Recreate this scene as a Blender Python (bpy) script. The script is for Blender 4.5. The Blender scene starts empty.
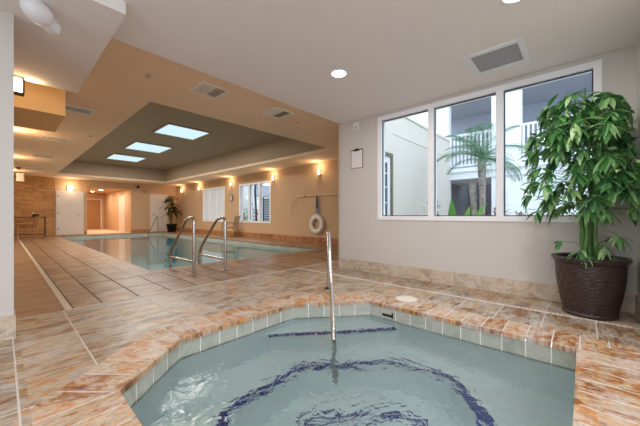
import bpy, bmesh, math, random
from mathutils import Vector, Matrix, Euler
random.seed(7)
sc = bpy.context.scene
C = bpy.data.collections.new('scene'); sc.collection.children.link(C)
PI = math.pi

# ------------------------------------------------------------------ mesh helpers
class MB:
    def __init__(s): s.v = []; s.f = []; s.uv = []; s.sm = []
    def face(s, pts, uvs=None, smooth=False):
        b = len(s.v); s.v += [tuple(p) for p in pts]; s.f.append(list(range(b, b+len(pts))))
        s.uv.append(uvs or [(p[0], p[1]) for p in pts]); s.sm.append(smooth)
    def raw(s, verts, faces, smooth=False, uvf=None):
        b = len(s.v); s.v += [tuple(p) for p in verts]
        for f in faces:
            s.f.append([b+i for i in f])
            s.uv.append([(uvf(verts[i]) if uvf else (verts[i][0], verts[i][1])) for i in f]); s.sm.append(smooth)
    def box(s, x0, x1, y0, y1, z0, z1, bev=0, M=None):
        if bev > 0:
            bm = bmesh.new(); bmesh.ops.create_cube(bm, size=1)
            for v in bm.verts:
                v.co = Vector(((x0+x1)/2+v.co.x*(x1-x0), (y0+y1)/2+v.co.y*(y1-y0), (z0+z1)/2+v.co.z*(z1-z0)))
            bmesh.ops.bevel(bm, geom=bm.edges[:], offset=bev, segments=2, affect='EDGES', profile=.5)
            bm.verts.index_update()
            vs = [v.co.copy() for v in bm.verts]; fs = [[v.index for v in f.verts] for f in bm.faces]; bm.free()
        else:
            vs = [Vector(p) for p in ((x0,y0,z0),(x1,y0,z0),(x1,y1,z0),(x0,y1,z0),(x0,y0,z1),(x1,y0,z1),(x1,y1,z1),(x0,y1,z1))]
            fs = [(0,3,2,1),(4,5,6,7),(0,1,5,4),(1,2,6,5),(2,3,7,6),(3,0,4,7)]
        if M is not None: vs = [M @ v for v in vs]
        b = len(s.v); s.v += [tuple(v) for v in vs]
        for f in fs:
            s.f.append([b+i for i in f]); n = (vs[f[1]]-vs[f[0]]).cross(vs[f[2]]-vs[f[0]])
            ax = max(range(3), key=lambda k: abs(n[k]))
            s.uv.append([((vs[i].y, vs[i].z) if ax == 0 else (vs[i].x, vs[i].z) if ax == 1 else (vs[i].x, vs[i].y)) for i in f]); s.sm.append(False)
    def tube(s, pts, r, n=12, cap=True, M=None):
        pts = [Vector(p) for p in pts]; rs = r if isinstance(r, (list, tuple)) else [r]*len(pts)
        rings = []; up = None
        for i, p in enumerate(pts):
            t = (pts[min(i+1, len(pts)-1)]-pts[max(i-1, 0)]).normalized()
            if up is None:
                up = Vector((0,0,1)) if abs(t.z) < .9 else Vector((1,0,0))
            a = t.cross(up).normalized(); up = a.cross(t).normalized()
            rings.append([p+(a*math.cos(2*PI*k/n)+up*math.sin(2*PI*k/n))*rs[i] for k in range(n)])
        vs = [v for R in rings for v in R]; fs = []
        for i in range(len(pts)-1):
            for k in range(n): fs.append((i*n+k, i*n+(k+1)%n, (i+1)*n+(k+1)%n, (i+1)*n+k))
        if M is not None: vs = [M @ v for v in vs]
        s.raw(vs, fs, True)
        if cap: s.raw(vs[:n], [tuple(range(n))[::-1]]); s.raw(vs[-n:], [tuple(range(n))])
    def lathe(s, prof, n=32, c=(0,0), fn=None, smooth=True, M=None):
        vs = []; fs = []
        for i, (r, z) in enumerate(prof):
            for k in range(n):
                a = 2*PI*k/n; rr = r+(fn(a, z, r) if fn else 0); vs.append(Vector((c[0]+rr*math.cos(a), c[1]+rr*math.sin(a), z)))
        for i in range(len(prof)-1):
            for k in range(n): fs.append((i*n+k, i*n+(k+1)%n, (i+1)*n+(k+1)%n, (i+1)*n+k))
        if M is not None: vs = [M @ v for v in vs]
        s.raw(vs, fs, smooth)
    def cyl(s, c, r, z0, z1, n=24, M=None):
        s.lathe([(r, z0), (r, z1)], n, c, M=M)
        top = [Vector((c[0]+r*math.cos(2*PI*k/n), c[1]+r*math.sin(2*PI*k/n), z1)) for k in range(n)]
        bot = [Vector((v.x, v.y, z0)) for v in top]
        if M is not None: top = [M @ v for v in top]; bot = [M @ v for v in bot]
        s.raw(top, [tuple(range(n))]); s.raw(bot, [tuple(range(n))[::-1]])

def obj(name, mb, mat, parent=None, loc=None):
    me = bpy.data.meshes.new(name); me.from_pydata(mb.v, [], mb.f)
    uvl = me.uv_layers.new(name='UVMap'); i = 0
    for fu in mb.uv:
        for u in fu: uvl.data[i].uv = u; i += 1
    me.polygons.foreach_set('use_smooth', mb.sm)
    me.materials.append(mat); me.update()
    bm = bmesh.new(); bm.from_mesh(me)
    # weld only inside each primitive: coincident verts of different islands stay apart unless identical order
    bm.to_mesh(me); bm.free()
    o = bpy.data.objects.new(name, me); C.objects.link(o)
    if parent: o.parent = parent
    if loc: o.location = loc
    return o
def tag(o, label, cat, group=None):
    o['label'] = label; o['category'] = cat
    if group: o['group'] = group
    return o
def thing(name, label, cat, loc=(0,0,0), rotz=0, group=None):
    o = bpy.data.objects.new(name, None); C.objects.link(o); o.location = loc; o.rotation_euler = (0,0,rotz)
    o.empty_display_size = .1
    return tag(o, label, cat, group)
def struct(name, mb, mat, parent=None):
    o = obj(name, mb, mat, parent); o['kind'] = 'structure' if not parent else 'structure'
    return o
def dup(root, loc, rotz=0, label=None, group=None):
    r = root.copy(); C.objects.link(r); r.location = loc; r.rotation_euler = (0,0,rotz)
    if label: r['label'] = label
    if group: r['group'] = group
    for ch in list(root.children):
        c = ch.copy(); C.objects.link(c); c.parent = r
        for g in list(ch.children):
            d = g.copy(); C.objects.link(d); d.parent = c
    return r

# ------------------------------------------------------------------ materials
def S(r, g, b):   # sRGB 0-255 -> linear
    f = lambda c: (c/255/12.92) if c/255 <= .04045 else ((c/255+.055)/1.055)**2.4
    return (f(r), f(g), f(b), 1)
def mat(name, col, rough=.5, metal=0, bump=None, spec=.5, emit=None, estr=0, trans=0, var=None, sheen=0):
    m = bpy.data.materials.new(name); m.use_nodes = True; nt = m.node_tree; p = nt.nodes['Principled BSDF']
    p.inputs['Base Color'].default_value = col; p.inputs['Roughness'].default_value = rough
    p.inputs['Metallic'].default_value = metal; p.inputs['Specular IOR Level'].default_value = spec
    if emit: p.inputs['Emission Color'].default_value = emit; p.inputs['Emission Strength'].default_value = estr
    tc = nt.nodes.new('ShaderNodeTexCoord')
    if bump:
        n = nt.nodes.new('ShaderNodeTexNoise'); n.inputs['Scale'].default_value = bump[0]; n.inputs['Detail'].default_value = 4
        b = nt.nodes.new('ShaderNodeBump'); b.inputs['Strength'].default_value = bump[1]; b.inputs['Distance'].default_value = .01
        nt.links.new(tc.outputs['Object'], n.inputs['Vector']); nt.links.new(n.outputs['Fac'], b.inputs['Height']); nt.links.new(b.outputs['Normal'], p.inputs['Normal'])
    if var:   # (scale, second colour, amount)
        n = nt.nodes.new('ShaderNodeTexNoise'); n.inputs['Scale'].default_value = var[0]; n.inputs['Detail'].default_value = 5
        mx = nt.nodes.new('ShaderNodeMix'); mx.data_type = 'RGBA'; mx.inputs[6].default_value = col; mx.inputs[7].default_value = var[1]
        rp = nt.nodes.new('ShaderNodeMapRange'); rp.inputs[1].default_value = .35; rp.inputs[2].default_value = .65; rp.inputs[4].default_value = var[2]
        nt.links.new(tc.outputs['Object'], n.inputs['Vector']); nt.links.new(n.outputs['Fac'], rp.inputs[0]); nt.links.new(rp.outputs[0], mx.inputs[0]); nt.links.new(mx.outputs[2], p.inputs['Base Color'])
    return m
def emis(name, col, st):
    m = bpy.data.materials.new(name); m.use_nodes = True; nt = m.node_tree; nt.nodes.clear()
    e = nt.nodes.new('ShaderNodeEmission'); e.inputs[0].default_value = col; e.inputs[1].default_value = st
    o = nt.nodes.new('ShaderNodeOutputMaterial'); nt.links.new(e.outputs[0], o.inputs[0]); return m
def glassmat(name, tint, ior=1.45, rough=0, bumps=(), strength=.1, maxrefl=1.0):
    m = bpy.data.materials.new(name); m.use_nodes = True; nt = m.node_tree; nt.nodes.clear(); N = nt.nodes.new; L = nt.links.new
    t = N('ShaderNodeBsdfTransparent'); t.inputs[0].default_value = tint
    g = N('ShaderNodeBsdfGlossy'); g.inputs['Roughness'].default_value = rough; g.inputs[0].default_value = (maxrefl,)*3+(1,)
    fr = N('ShaderNodeFresnel'); fr.inputs[0].default_value = ior
    mx = N('ShaderNodeMixShader'); o = N('ShaderNodeOutputMaterial')
    gn = N('ShaderNodeNewGeometry'); iv = N('ShaderNodeMath'); iv.operation = 'SUBTRACT'; iv.inputs[0].default_value = 1; L(gn.outputs['Backfacing'], iv.inputs[1])
    mu = N('ShaderNodeMath'); mu.operation = 'MULTIPLY'; L(fr.outputs[0], mu.inputs[0]); L(iv.outputs[0], mu.inputs[1])
    L(mu.outputs[0], mx.inputs[0]); L(t.outputs[0], mx.inputs[1]); L(g.outputs[0], mx.inputs[2]); L(mx.outputs[0], o.inputs[0])
    if bumps:
        tc = N('ShaderNodeTexCoord'); acc = None
        for (sc_, w, dist) in bumps:
            n = N('ShaderNodeTexNoise'); n.inputs['Scale'].default_value = sc_; n.inputs['Detail'].default_value = 3; n.inputs['Distortion'].default_value = dist
            L(tc.outputs['Object'], n.inputs['Vector']); mm = N('ShaderNodeMath'); mm.operation = 'MULTIPLY'; mm.inputs[1].default_value = w; L(n.outputs['Fac'], mm.inputs[0])
            if acc is None: acc = mm.outputs[0]
            else:
                ad = N('ShaderNodeMath'); L(acc, ad.inputs[0]); L(mm.outputs[0], ad.inputs[1]); acc = ad.outputs[0]
        b = N('ShaderNodeBump'); b.inputs['Strength'].default_value = strength; b.inputs['Distance'].default_value = .05
        L(acc, b.inputs['Height']); L(b.outputs[0], g.inputs['Normal']); L(b.outputs[0], fr.inputs['Normal'])
    return m
def refractive(m, tint):   # churned water bends what lies under it
    nt = m.node_tree; mx = [n for n in nt.nodes if n.type == 'MIX_SHADER'][0]; b = [n for n in nt.nodes if n.type == 'BUMP'][0]
    r = nt.nodes.new('ShaderNodeBsdfRefraction'); r.inputs['IOR'].default_value = 1.33; r.inputs['Roughness'].default_value = 0; r.inputs[0].default_value = tint
    nt.links.new(b.outputs[0], r.inputs['Normal']); nt.links.new(r.outputs[0], mx.inputs[1])
def stone(name, cols, rough=.42, sx=1.6, sy=14, haze=.35, hazecol=None, bump=.5, rust=0):
    """layered quartzite slabs: streaks follow the U direction, every slab (mesh island) has its own tone"""
    m = bpy.data.materials.new(name); m.use_nodes = True; nt = m.node_tree; p = nt.nodes['Principled BSDF']; N = nt.nodes.new; L = nt.links.new
    uv = N('ShaderNodeTexCoord'); geo = N('ShaderNodeNewGeometry'); comb = N('ShaderNodeCombineXYZ')
    m1 = N('ShaderNodeMath'); m1.operation = 'MULTIPLY'; m1.inputs[1].default_value = 37; L(geo.outputs['Random Per Island'], m1.inputs[0])
    L(m1.outputs[0], comb.inputs[2]); L(m1.outputs[0], comb.inputs[0])
    sc_ = N('ShaderNodeVectorMath'); sc_.operation = 'MULTIPLY'; sc_.inputs[1].default_value = (sx, sy, 1); L(uv.outputs['UV'], sc_.inputs[0])
    ad = N('ShaderNodeVectorMath'); L(sc_.outputs[0], ad.inputs[0]); L(comb.outputs[0], ad.inputs[1])
    n1 = N('ShaderNodeTexNoise'); n1.inputs['Scale'].default_value = 1; n1.inputs['Detail'].default_value = 8; n1.inputs['Roughness'].default_value = .62; n1.inputs['Distortion'].default_value = 1.8
    L(ad.outputs[0], n1.inputs['Vector'])
    # blend island tone with streaks
    t1 = N('ShaderNodeMath'); t1.operation = 'SUBTRACT'; t1.inputs[1].default_value = .5; L(geo.outputs['Random Per Island'], t1.inputs[0])
    t2 = N('ShaderNodeMath'); t2.operation = 'MULTIPLY'; t2.inputs[1].default_value = .24; L(t1.outputs[0], t2.inputs[0])
    t3 = N('ShaderNodeMath'); L(n1.outputs['Fac'], t3.inputs[0]); L(t2.outputs[0], t3.inputs[1])
    cr = N('ShaderNodeValToRGB'); el = cr.color_ramp.elements
    while len(el) < len(cols): el.new(.5)
    for i, (pos, c) in enumerate(cols): el[i].position = pos; el[i].color = c
    n3 = N('ShaderNodeTexNoise'); n3.inputs['Scale'].default_value = 1; n3.inputs['Detail'].default_value = 6; n3.inputs['Roughness'].default_value = .75
    s3 = N('ShaderNodeVectorMath'); s3.operation = 'MULTIPLY'; s3.inputs[1].default_value = (3, 5, 1); L(ad.outputs[0], s3.inputs[0]); L(s3.outputs[0], n3.inputs['Vector'])
    f1 = N('ShaderNodeMath'); f1.operation = 'SUBTRACT'; f1.inputs[1].default_value = .5; L(n3.outputs['Fac'], f1.inputs[0])
    f2 = N('ShaderNodeMath'); f2.operation = 'MULTIPLY_ADD'; f2.inputs[1].default_value = .42; L(f1.outputs[0], f2.inputs[0]); L(t3.outputs[0], f2.inputs[2])
    f4 = N('ShaderNodeMath'); f4.operation = 'MULTIPLY_ADD'; f4.inputs[1].default_value = 1.55; f4.inputs[2].default_value = -.275; L(f2.outputs[0], f4.inputs[0]); t3 = f4
    L(t3.outputs[0], cr.inputs[0])
    # pale mineral bloom in soft patches
    n2 = N('ShaderNodeTexNoise'); n2.inputs['Scale'].default_value = 2.2; n2.inputs['Detail'].default_value = 9; n2.inputs['Roughness'].default_value = .7
    ad2 = N('ShaderNodeVectorMath'); L(uv.outputs['Object'], ad2.inputs[0]); s2 = N('ShaderNodeVectorMath'); s2.operation = 'MULTIPLY'; s2.inputs[1].default_value = (1.5, 2.4, 1); L(ad2.outputs[0], s2.inputs[0]); L(s2.outputs[0], n2.inputs['Vector'])
    mr = N('ShaderNodeMapRange'); mr.inputs[1].default_value = .46; mr.inputs[2].default_value = .64; mr.inputs[4].default_value = haze
    hb = N('ShaderNodeMath'); hb.operation = 'MULTIPLY_ADD'; hb.inputs[1].default_value = .5; L(f1.outputs[0], hb.inputs[0]); L(n2.outputs['Fac'], hb.inputs[2]); L(hb.outputs[0], mr.inputs[0])
    mx = N('ShaderNodeMix'); mx.data_type = 'RGBA'; mx.inputs[7].default_value = hazecol or S(205,192,184); L(mr.outputs[0], mx.inputs[0]); L(mx.outputs[2], p.inputs['Base Color'])
    n5 = N('ShaderNodeTexNoise'); n5.inputs['Scale'].default_value = 1; n5.inputs['Detail'].default_value = 7; n5.inputs['Roughness'].default_value = .65; n5.inputs['Distortion'].default_value = 1
    s5 = N('ShaderNodeVectorMath'); s5.operation = 'MULTIPLY'; s5.inputs[1].default_value = (.8, .55, 1); L(ad.outputs[0], s5.inputs[0]); L(s5.outputs[0], n5.inputs['Vector'])
    m5 = N('ShaderNodeMapRange'); m5.inputs[1].default_value = .50; m5.inputs[2].default_value = .60; m5.inputs[4].default_value = rust; L(n5.outputs['Fac'], m5.inputs[0])
    x5 = N('ShaderNodeMix'); x5.data_type = 'RGBA'; x5.blend_type = 'MULTIPLY'; x5.inputs[7].default_value = S(240,186,98); L(m5.outputs[0], x5.inputs[0]); L(cr.outputs[0], x5.inputs[6]); L(x5.outputs[2], mx.inputs[6])
    b = N('ShaderNodeBump'); b.inputs['Strength'].default_value = bump; b.inputs['Distance'].default_value = .008; L(n1.outputs['Fac'], b.inputs['Height']); L(b.outputs[0], p.inputs['Normal'])
    rr = N('ShaderNodeMapRange'); rr.inputs[3].default_value = rough-.12; rr.inputs[4].default_value = rough+.15; L(n1.outputs['Fac'], rr.inputs[0]); L(rr.outputs[0], p.inputs['Roughness'])
    return m

WALL = mat('wall paint pale', S(210,206,202), .75, bump=(60, .12), spec=.2)
WALLT = mat('wall paint sand', S(204,170,136), .7, bump=(60, .12), spec=.2)
CEILG = mat('ceiling paint grey', S(238,232,230), .85, bump=(38, .5), spec=.15)
CEILT = mat('ceiling paint tan', S(248,220,190), .8, bump=(45, .25), spec=.2)
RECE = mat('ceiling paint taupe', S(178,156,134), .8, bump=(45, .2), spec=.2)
PEACH = mat('peach paint', S(244,206,150), .7, bump=(60, .1), spec=.2)
WHITE = mat('white paint', S(232,232,236), .35, spec=.4)
DOORW = mat('door white', S(226,214,206), .45)
GASKET = mat('dark gasket', S(38,40,46), .6)
FRAME = mat('window vinyl', S(246,247,252), .35)
CHROME = mat('brushed steel', S(205,203,200), .2, 1, bump=(200, .05))
DARKM = mat('dark bronze', S(60,48,40), .4, .6)
BLACK = mat('black plastic', S(24,24,26), .5)
SLATE = stone('quartzite deck', [(.0, S(80,62,50)), (.33, S(146,112,74)), (.40, S(164,146,124)), (.47, S(140,134,128)), (.54, S(186,174,158)), (.60, S(186,158,118)), (.66, S(184,134,76)), (.74, S(148,138,130)), (.9, S(108,94,86))], rough=.38, sx=2.6, sy=7, rust=.6, haze=.65, hazecol=S(198,192,186))
DECK = stone('quartzite pool deck', [(.0, S(74,54,42)), (.33, S(136,96,62)), (.40, S(152,122,94)), (.47, S(132,114,98)), (.54, S(172,146,118)), (.60, S(172,130,90)), (.66, S(160,106,62)), (.74, S(134,116,100)), (.9, S(98,80,68))], rough=.36, sx=2.2, sy=6.5, rust=.7, haze=.25, hazecol=S(186,166,146))
COPE = stone('quartzite coping', [(.0, S(92,60,36)), (.34, S(168,112,60)), (.41, S(190,154,114)), (.48, S(164,150,134)), (.55, S(202,184,158)), (.61, S(202,154,96)), (.68, S(196,122,56)), (.78, S(170,146,120)), (.92, S(122,88,62))], rough=.45, sx=5, sy=9, rust=.6, haze=.75, hazecol=S(206,196,190))
BASE = stone('base tile', [(.0, S(160,138,112)), (.4, S(196,180,160)), (.5, S(212,202,190)), (.62, S(204,184,158)), (.9, S(172,152,130))], rough=.5, sx=5, sy=7, haze=.5)
BASEP = stone('base tile pool', [(.0, S(110,64,36)), (.38, S(160,98,56)), (.5, S(190,142,98)), (.62, S(176,120,74)), (.9, S(120,78,50))], rough=.5, sx=5, sy=7, haze=.1)
SMOOTH = stone('deck beyond drain', [(.0, S(120,78,52)), (.4, S(158,116,80)), (.55, S(170,134,98)), (.9, S(150,96,56))], rough=.45, sx=1, sy=8, rust=.5, haze=.15)
GROUT = mat('grout', S(214,206,202), .8, bump=(90, .3))
GROUTD = mat('dark grout', S(88,72,60), .8, bump=(90, .3))
BAND = stone('waterline tile', [(.0, S(152,156,146)), (.45, S(176,180,168)), (.6, S(188,188,176)), (.9, S(164,168,158))], rough=.35, sx=5, sy=5, haze=.2, hazecol=S(190,190,184), bump=.08)
PLASTER = mat('spa plaster', S(240,249,249), .6, var=(2.5, S(226,240,240), .7))
PPLAST = mat('pool plaster', S(150,182,186), .6, var=(1.2, S(130,168,176), .6))
NAVY = mat('navy tile', S(24,34,120), .3, var=(30, S(44,60,150), .8))
WOODW = stone('wood effect wall', [(.0, S(150,100,54)), (.42, S(186,134,78)), (.55, S(206,154,94)), (.9, S(166,118,70))], rough=.55, sx=1.2, sy=5, haze=0, bump=.05)
SPAW = glassmat('spa water', (.83,.925,.915,1), 1.33, .03, [(2.2, 1, 1.2), (7, .42, 1.5), (20, .08, .8)], .5)
refractive(SPAW, (.92,.985,.985,1))
POOLW = glassmat('pool water', (.66,.84,.88,1), 1.33, .01, [(1.6, 1, .6), (6, .2, .5)], .05)
GLASS = glassmat('window glass', (.95,.97,.98,1), 1.45)

# ------------------------------------------------------------------ polygon clip + tiling
def clip(poly, conv):
    out = poly
    for i in range(len(conv)):
        a = conv[i]; b = conv[(i+1) % len(conv)]; inp = out; out = []
        if not inp: return []
        side = lambda p: (b[0]-a[0])*(p[1]-a[1])-(b[1]-a[1])*(p[0]-a[0])
        for k in range(len(inp)):
            p = inp[k]; q = inp[(k+1) % len(inp)]; sp = side(p); sq = side(q)
            if sp >= 0: out.append(p)
            if (sp >= 0) != (sq >= 0):
                t = sp/(sp-sq); out.append((p[0]+t*(q[0]-p[0]), p[1]+t*(q[1]-p[1])))
    return out
def area(p): return abs(sum(p[i][0]*p[(i+1)%len(p)][1]-p[(i+1)%len(p)][0]*p[i][1] for i in range(len(p))))/2
def rect(x0, y0, x1, y1): return [(x0,y0),(x1,y0),(x1,y1),(x0,y1)]
def tiles(mb, region, ox, oy, dx, dy, gap=.006, z=0, th=.006, shift=0, swap=False):
    xs = [p[0] for p in region]; ys = [p[1] for p in region]
    i0 = math.floor((min(xs)-ox)/dx)-1; i1 = math.ceil((max(xs)-ox)/dx)+1
    j0 = math.floor((min(ys)-oy)/dy)-1; j1 = math.ceil((max(ys)-oy)/dy)+1
    for i in range(i0, i1):
        sh = (shift*dy if i % 2 else 0)
        for j in range(j0, j1):
            x = ox+i*dx; y = oy+j*dy+sh
            c = clip(rect(x+gap/2, y+gap/2, x+dx-gap/2, y+dy-gap/2), region)
            if len(c) < 3 or area(c) < .0008: continue
            slab(mb, c, z, th, swap)
def slab(mb, c, z, th, swap=False, uvs=None):
    n = len(c); vs = [(p[0], p[1], z) for p in c]+[(p[0], p[1], z-th) for p in c]
    fs = [tuple(range(n))]+[(k, (k+1) % n, n+(k+1) % n, n+k)[::-1] for k in range(n)]
    mb.raw(vs, fs, False, (lambda v: (v[1], v[0])) if swap else uvs)

# ------------------------------------------------------------------ plan (metres): X to the window wall, Y down the pool hall
XW = 4.045; XE = 7.10; YN = 18.2; YC = 3.19; XL = 0.05
ZG = 2.545; ZS = 2.45; ZT = 2.70; ZR = 3.40
spa = [(.95,.014),(2.70,.014),(2.70,1.72),(2.055,2.26),(.90,2.27),(.40,1.82),(.40,.48)]
spa = [(.95,.014),(2.70,.014),(2.70,1.72),(2.055,2.26),(.90,2.26),(.40,1.82),(.40,.48)]
def offset(poly, d):   # outward offset of a CCW polygon
    n = len(poly); out = []
    for i in range(n):
        p0 = Vector(poly[i-1]); p1 = Vector(poly[i]); p2 = Vector(poly[(i+1) % n])
        e1 = (p1-p0).normalized(); e2 = (p2-p1).normalized(); n1 = Vector((e1.y, -e1.x)); n2 = Vector((e2.y, -e2.x))
        b = (n1+n2); b = b/(b.dot(n1)); out.append(tuple(p1+b*d))
    return out
CW = .31
spo = offset(spa, CW)
pool = rect(1.66, 5.40, 5.95, 17.3)

# floor ---------------------------------------------------------------
T = MB()
def outside_tiles(mb, region_rect, holes_bb, *a, **k): pass
bb = (min(p[0] for p in spo), min(p[1] for p in spo), max(p[0] for p in spo), max(p[1] for p in spo))
YL = 3.75; XLINE = 3.50
regs = [rect(-2.6,-3.9,XLINE,bb[1]), rect(-2.6,bb[1],bb[0],YC), rect(XL,YC,.412,3.74), rect(bb[0],bb[3],XLINE,YC), rect(bb[2],bb[1],XLINE,bb[3]),
        rect(.412,YC,XLINE,YL-.012)]
for i in range(len(spo)):      # corner triangles of the octagon's bounding box
    p = spo[i]; q = spo[(i+1) % len(spo)]
    if abs(p[0]-q[0]) > .05 and abs(p[1]-q[1]) > .05:
        cx = bb[0] if (p[0]+q[0])/2 < (bb[0]+bb[2])/2 else bb[2]; cy = bb[1] if (p[1]+q[1])/2 < (bb[1]+bb[3])/2 else bb[3]
        tri = [p, (cx, cy), q]
        if (tri[1][0]-tri[0][0])*(tri[2][1]-tri[0][1])-(tri[1][1]-tri[0][1])*(tri[2][0]-tri[0][0]) < 0: tri = tri[::-1]
        regs.append(tri)
# beveled octagon has a sharp near-left side only partly; the remaining wedge
for r in regs: tiles(T, r, .055, .26, .345, .345, .009)
tiles(T, rect(XLINE+.02,-.38,XW,YC), XLINE+.02, .26, .56, .42, .006)
tiles(T, rect(XLINE+.02,YC,7.1,3.74), XLINE+.02, 3.19, .46, .55, .006)
struct('floor', T, SLATE)
T = MB()
for r in (rect(.475,YL+.012,7.1,5.10), rect(.475,5.10,1.36,17.6), rect(6.25,5.10,7.1,17.6), rect(.475,17.6,7.1,18.2)):
    tiles(T, r, .72 if r[0][1] < 5 or True else 0, 3.762, .345, .62, .014, shift=0)
struct('floor_pool_deck', T, DECK)
T = MB(); tiles(T, rect(XL,3.762,.412,18.2), .05, 3.762, .5, .9, .003); struct('floor_west', T, SMOOTH)
G = MB()
for r in (rect(-2.6,-3.9,XW,bb[1]), rect(-2.6,bb[1],bb[0],YC), rect(bb[0],bb[3],XW,YC), rect(bb[2],bb[1],XW,bb[3]), rect(XL,YC,7.1,3.762)):
    G.face([(p[0], p[1], -.0012) for p in r])
for r in regs[6:]: G.face([(p[0], p[1], -.0012) for p in r])
struct('floor_grout', G, GROUT)
G = MB()
for r in (rect(XL,3.762,7.1,5.09), rect(XL,5.09,1.35,18.2), rect(6.26,5.09,7.1,18.2), rect(1.35,17.61,6.26,18.2)):
    G.face([(p[0], p[1], -.0045) for p in r])
struct('floor_pool_grout', G, GROUTD)

# coping --------------------------------------------------------------
def coping(name, inner, outer, step, mat_, gm, nose=.018, th=.035, gap=.009):
    mb = MB(); g = MB(); n = len(inner); nz_ = offset(inner, -nose)
    for i in range(n):
        a = Vector(inner[i]); b = Vector(inner[(i+1) % n]); A = Vector(outer[i]); B = Vector(outer[(i+1) % n])
        e = (b-a).normalized(); nrm = Vector((e.y, -e.x)); L = (b-a).length; k = max(1, round(L/step)); W = (A-a).dot(nrm)
        t0 = (A-a).dot(e); t1 = (B-a).dot(e)
        quad = [tuple(a), tuple(A), tuple(B), tuple(b)]
        if area(quad) < 1e-4: continue
        cc = quad if (quad[1][0]-quad[0][0])*(quad[2][1]-quad[0][1])-(quad[1][1]-quad[0][1])*(quad[2][0]-quad[0][0]) > 0 else quad[::-1]
        g.face([(p[0], p[1], .0012) for p in cc])
        st = L/k; j0 = math.floor(t0/st)-1; j1 = math.ceil(t1/st)+1
        for j in range(j0, j1):
            P = [a+e*(j*st+gap/2)-nrm*nose, a+e*((j+1)*st-gap/2)-nrm*nose, a+e*((j+1)*st-gap/2)+nrm*W, a+e*(j*st+gap/2)+nrm*W]
            # widen the clip zone inward for the nosing
            ai = a-nrm*nose; bi = b-nrm*nose
            zone = [tuple(ai), tuple(bi), tuple(b), tuple(B), tuple(A), tuple(a)]
            s_ = [(p.x, p.y) for p in P]
            if (s_[1][0]-s_[0][0])*(s_[2][1]-s_[0][1])-(s_[1][1]-s_[0][1])*(s_[2][0]-s_[0][0]) < 0: s_ = s_[::-1]
            z_ = [tuple(nz_[i]), tuple(A), tuple(B), tuple(nz_[(i+1) % n])]
            if (z_[1][0]-z_[0][0])*(z_[2][1]-z_[0][1])-(z_[1][1]-z_[0][1])*(z_[2][0]-z_[0][0]) < 0: z_ = z_[::-1]
            c = clip(s_, z_)
            if len(c) < 3 or area(c) < .0006: continue
            slab(mb, c, .002, th, uvs=(lambda v, nrm=nrm, e=e, a=a: ((Vector((v[0], v[1]))-a).dot(nrm), (Vector((v[0], v[1]))-a).dot(e))))
    o = struct(name, mb, mat_); struct(name+'_grout', g, gm)
    return o
coping('trim_1', spa, spo, .155, COPE, GROUT)
coping('trim_2', pool, [(1.36,5.10),(6.25,5.10),(6.25,17.6),(1.36,17.6)], .31, DECK, GROUTD)

# expansion joints / beaded strip, trench drain ------------------------
j = MB(); j.box(.412, 7.1, YL-.012, YL+.012, -.01, .003); struct('trim_3', j, mat('joint sealant', S(214,206,198), .6))
j = MB(); j.box(XLINE, XLINE+.02, -.30, YL-.012, -.01, .003)
for k in range(120):
    y = -.30+k*.0335; j.box(XLINE-.012, XLINE+.032, y, y+.014, -.01, .005)
struct('trim_4', j, mat('beaded drain strip', S(222,214,206), .55))
d = thing('trench_drain', 'long cream slotted trench drain running down the left deck beside the pool', 'drain', (.443, 3.77, 0))
m_ = MB(); m_.box(-.03, -.022, 0, 14.2, -.01, .004); m_.box(.022, .03, 0, 14.2, -.01, .004); obj('frame', m_, mat('drain frame', S(200,184,160), .5), d)
m_ = MB()
for k in range(284): m_.box(-.022, .022, k*.05+.004, k*.05+.046, -.01, .003)
obj('grate', m_, mat('drain grate', S(222,210,190), .5), d)
m_ = MB(); m_.box(.475, .487, 3.77, 17.9, -.012, .0008); struct('trim_5', m_, GASKET)

# spa basin -------------------------------------------------------------
def wallband(mb, poly, z0, z1, step, gap=.008, inward=0):
    n = len(poly)
    for i in range(n):
        a = Vector(poly[i]); b = Vector(poly[(i+1) % n]); L = (b-a).length; k = max(1, round(L/step)); e = (b-a)/L; nr = Vector((-e.y, e.x))*inward
        for q in range(k):
            p = a+e*(L*q/k+gap/2)+nr; r = a+e*(L*(q+1)/k-gap/2)+nr
            mb.raw([(p.x,p.y,z0),(r.x,r.y,z0),(r.x,r.y,z1),(p.x,p.y,z1)], [(0,1,2,3)], False, lambda v: (v[0]+v[1], v[2]))
def ring(mb, outer, inner, z):
    n = len(outer)
    for i in range(n):
        k = (i+1) % n; mb.face([(*outer[i], z), (*outer[k], z), (*inner[k], z), (*inner[i], z)])
def wall(mb, poly, z0, z1):
    n = len(poly)
    for i in range(n):
        k = (i+1) % n; mb.face([(*poly[i], z0), (*poly[k], z0), (*poly[k], z1), (*poly[i], z1)])
ZW = -.150; ZSEAT = -.68; ZFL = -1.1
seat = [(1.02,.42),(2.05,.42),(2.42,.78),(2.36,1.22),(1.74,1.80),(1.08,1.80),(.74,1.52),(.70,.72)]
spin = [(.95,.014),(2.70,.014),(2.70,1.72),(2.055,2.26),(.90,2.26),(.40,1.82),(.40,.48)]
b_ = MB(); wall(b_, spa, ZSEAT, -.03)
# bench as triangulated ring via bmesh fill
bm = bmesh.new()
def loop(pts, z):
    vs = [bm.verts.new((p[0], p[1], z)) for p in pts]; return [bm.edges.new((vs[i], vs[(i+1) % len(vs)])) for i in range(len(vs))]
ed = loop(spa, ZSEAT)+loop(seat, ZSEAT); bmesh.ops.triangle_fill(bm, edges=ed, use_beauty=True); bm.verts.index_update()
b_.raw([v.co.copy() for v in bm.verts], [[v.index for v in f.verts] for f in bm.faces]); bm.free()
wall(b_, seat, ZFL, ZSEAT); b_.face([(p[0], p[1], ZFL) for p in seat])
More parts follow.
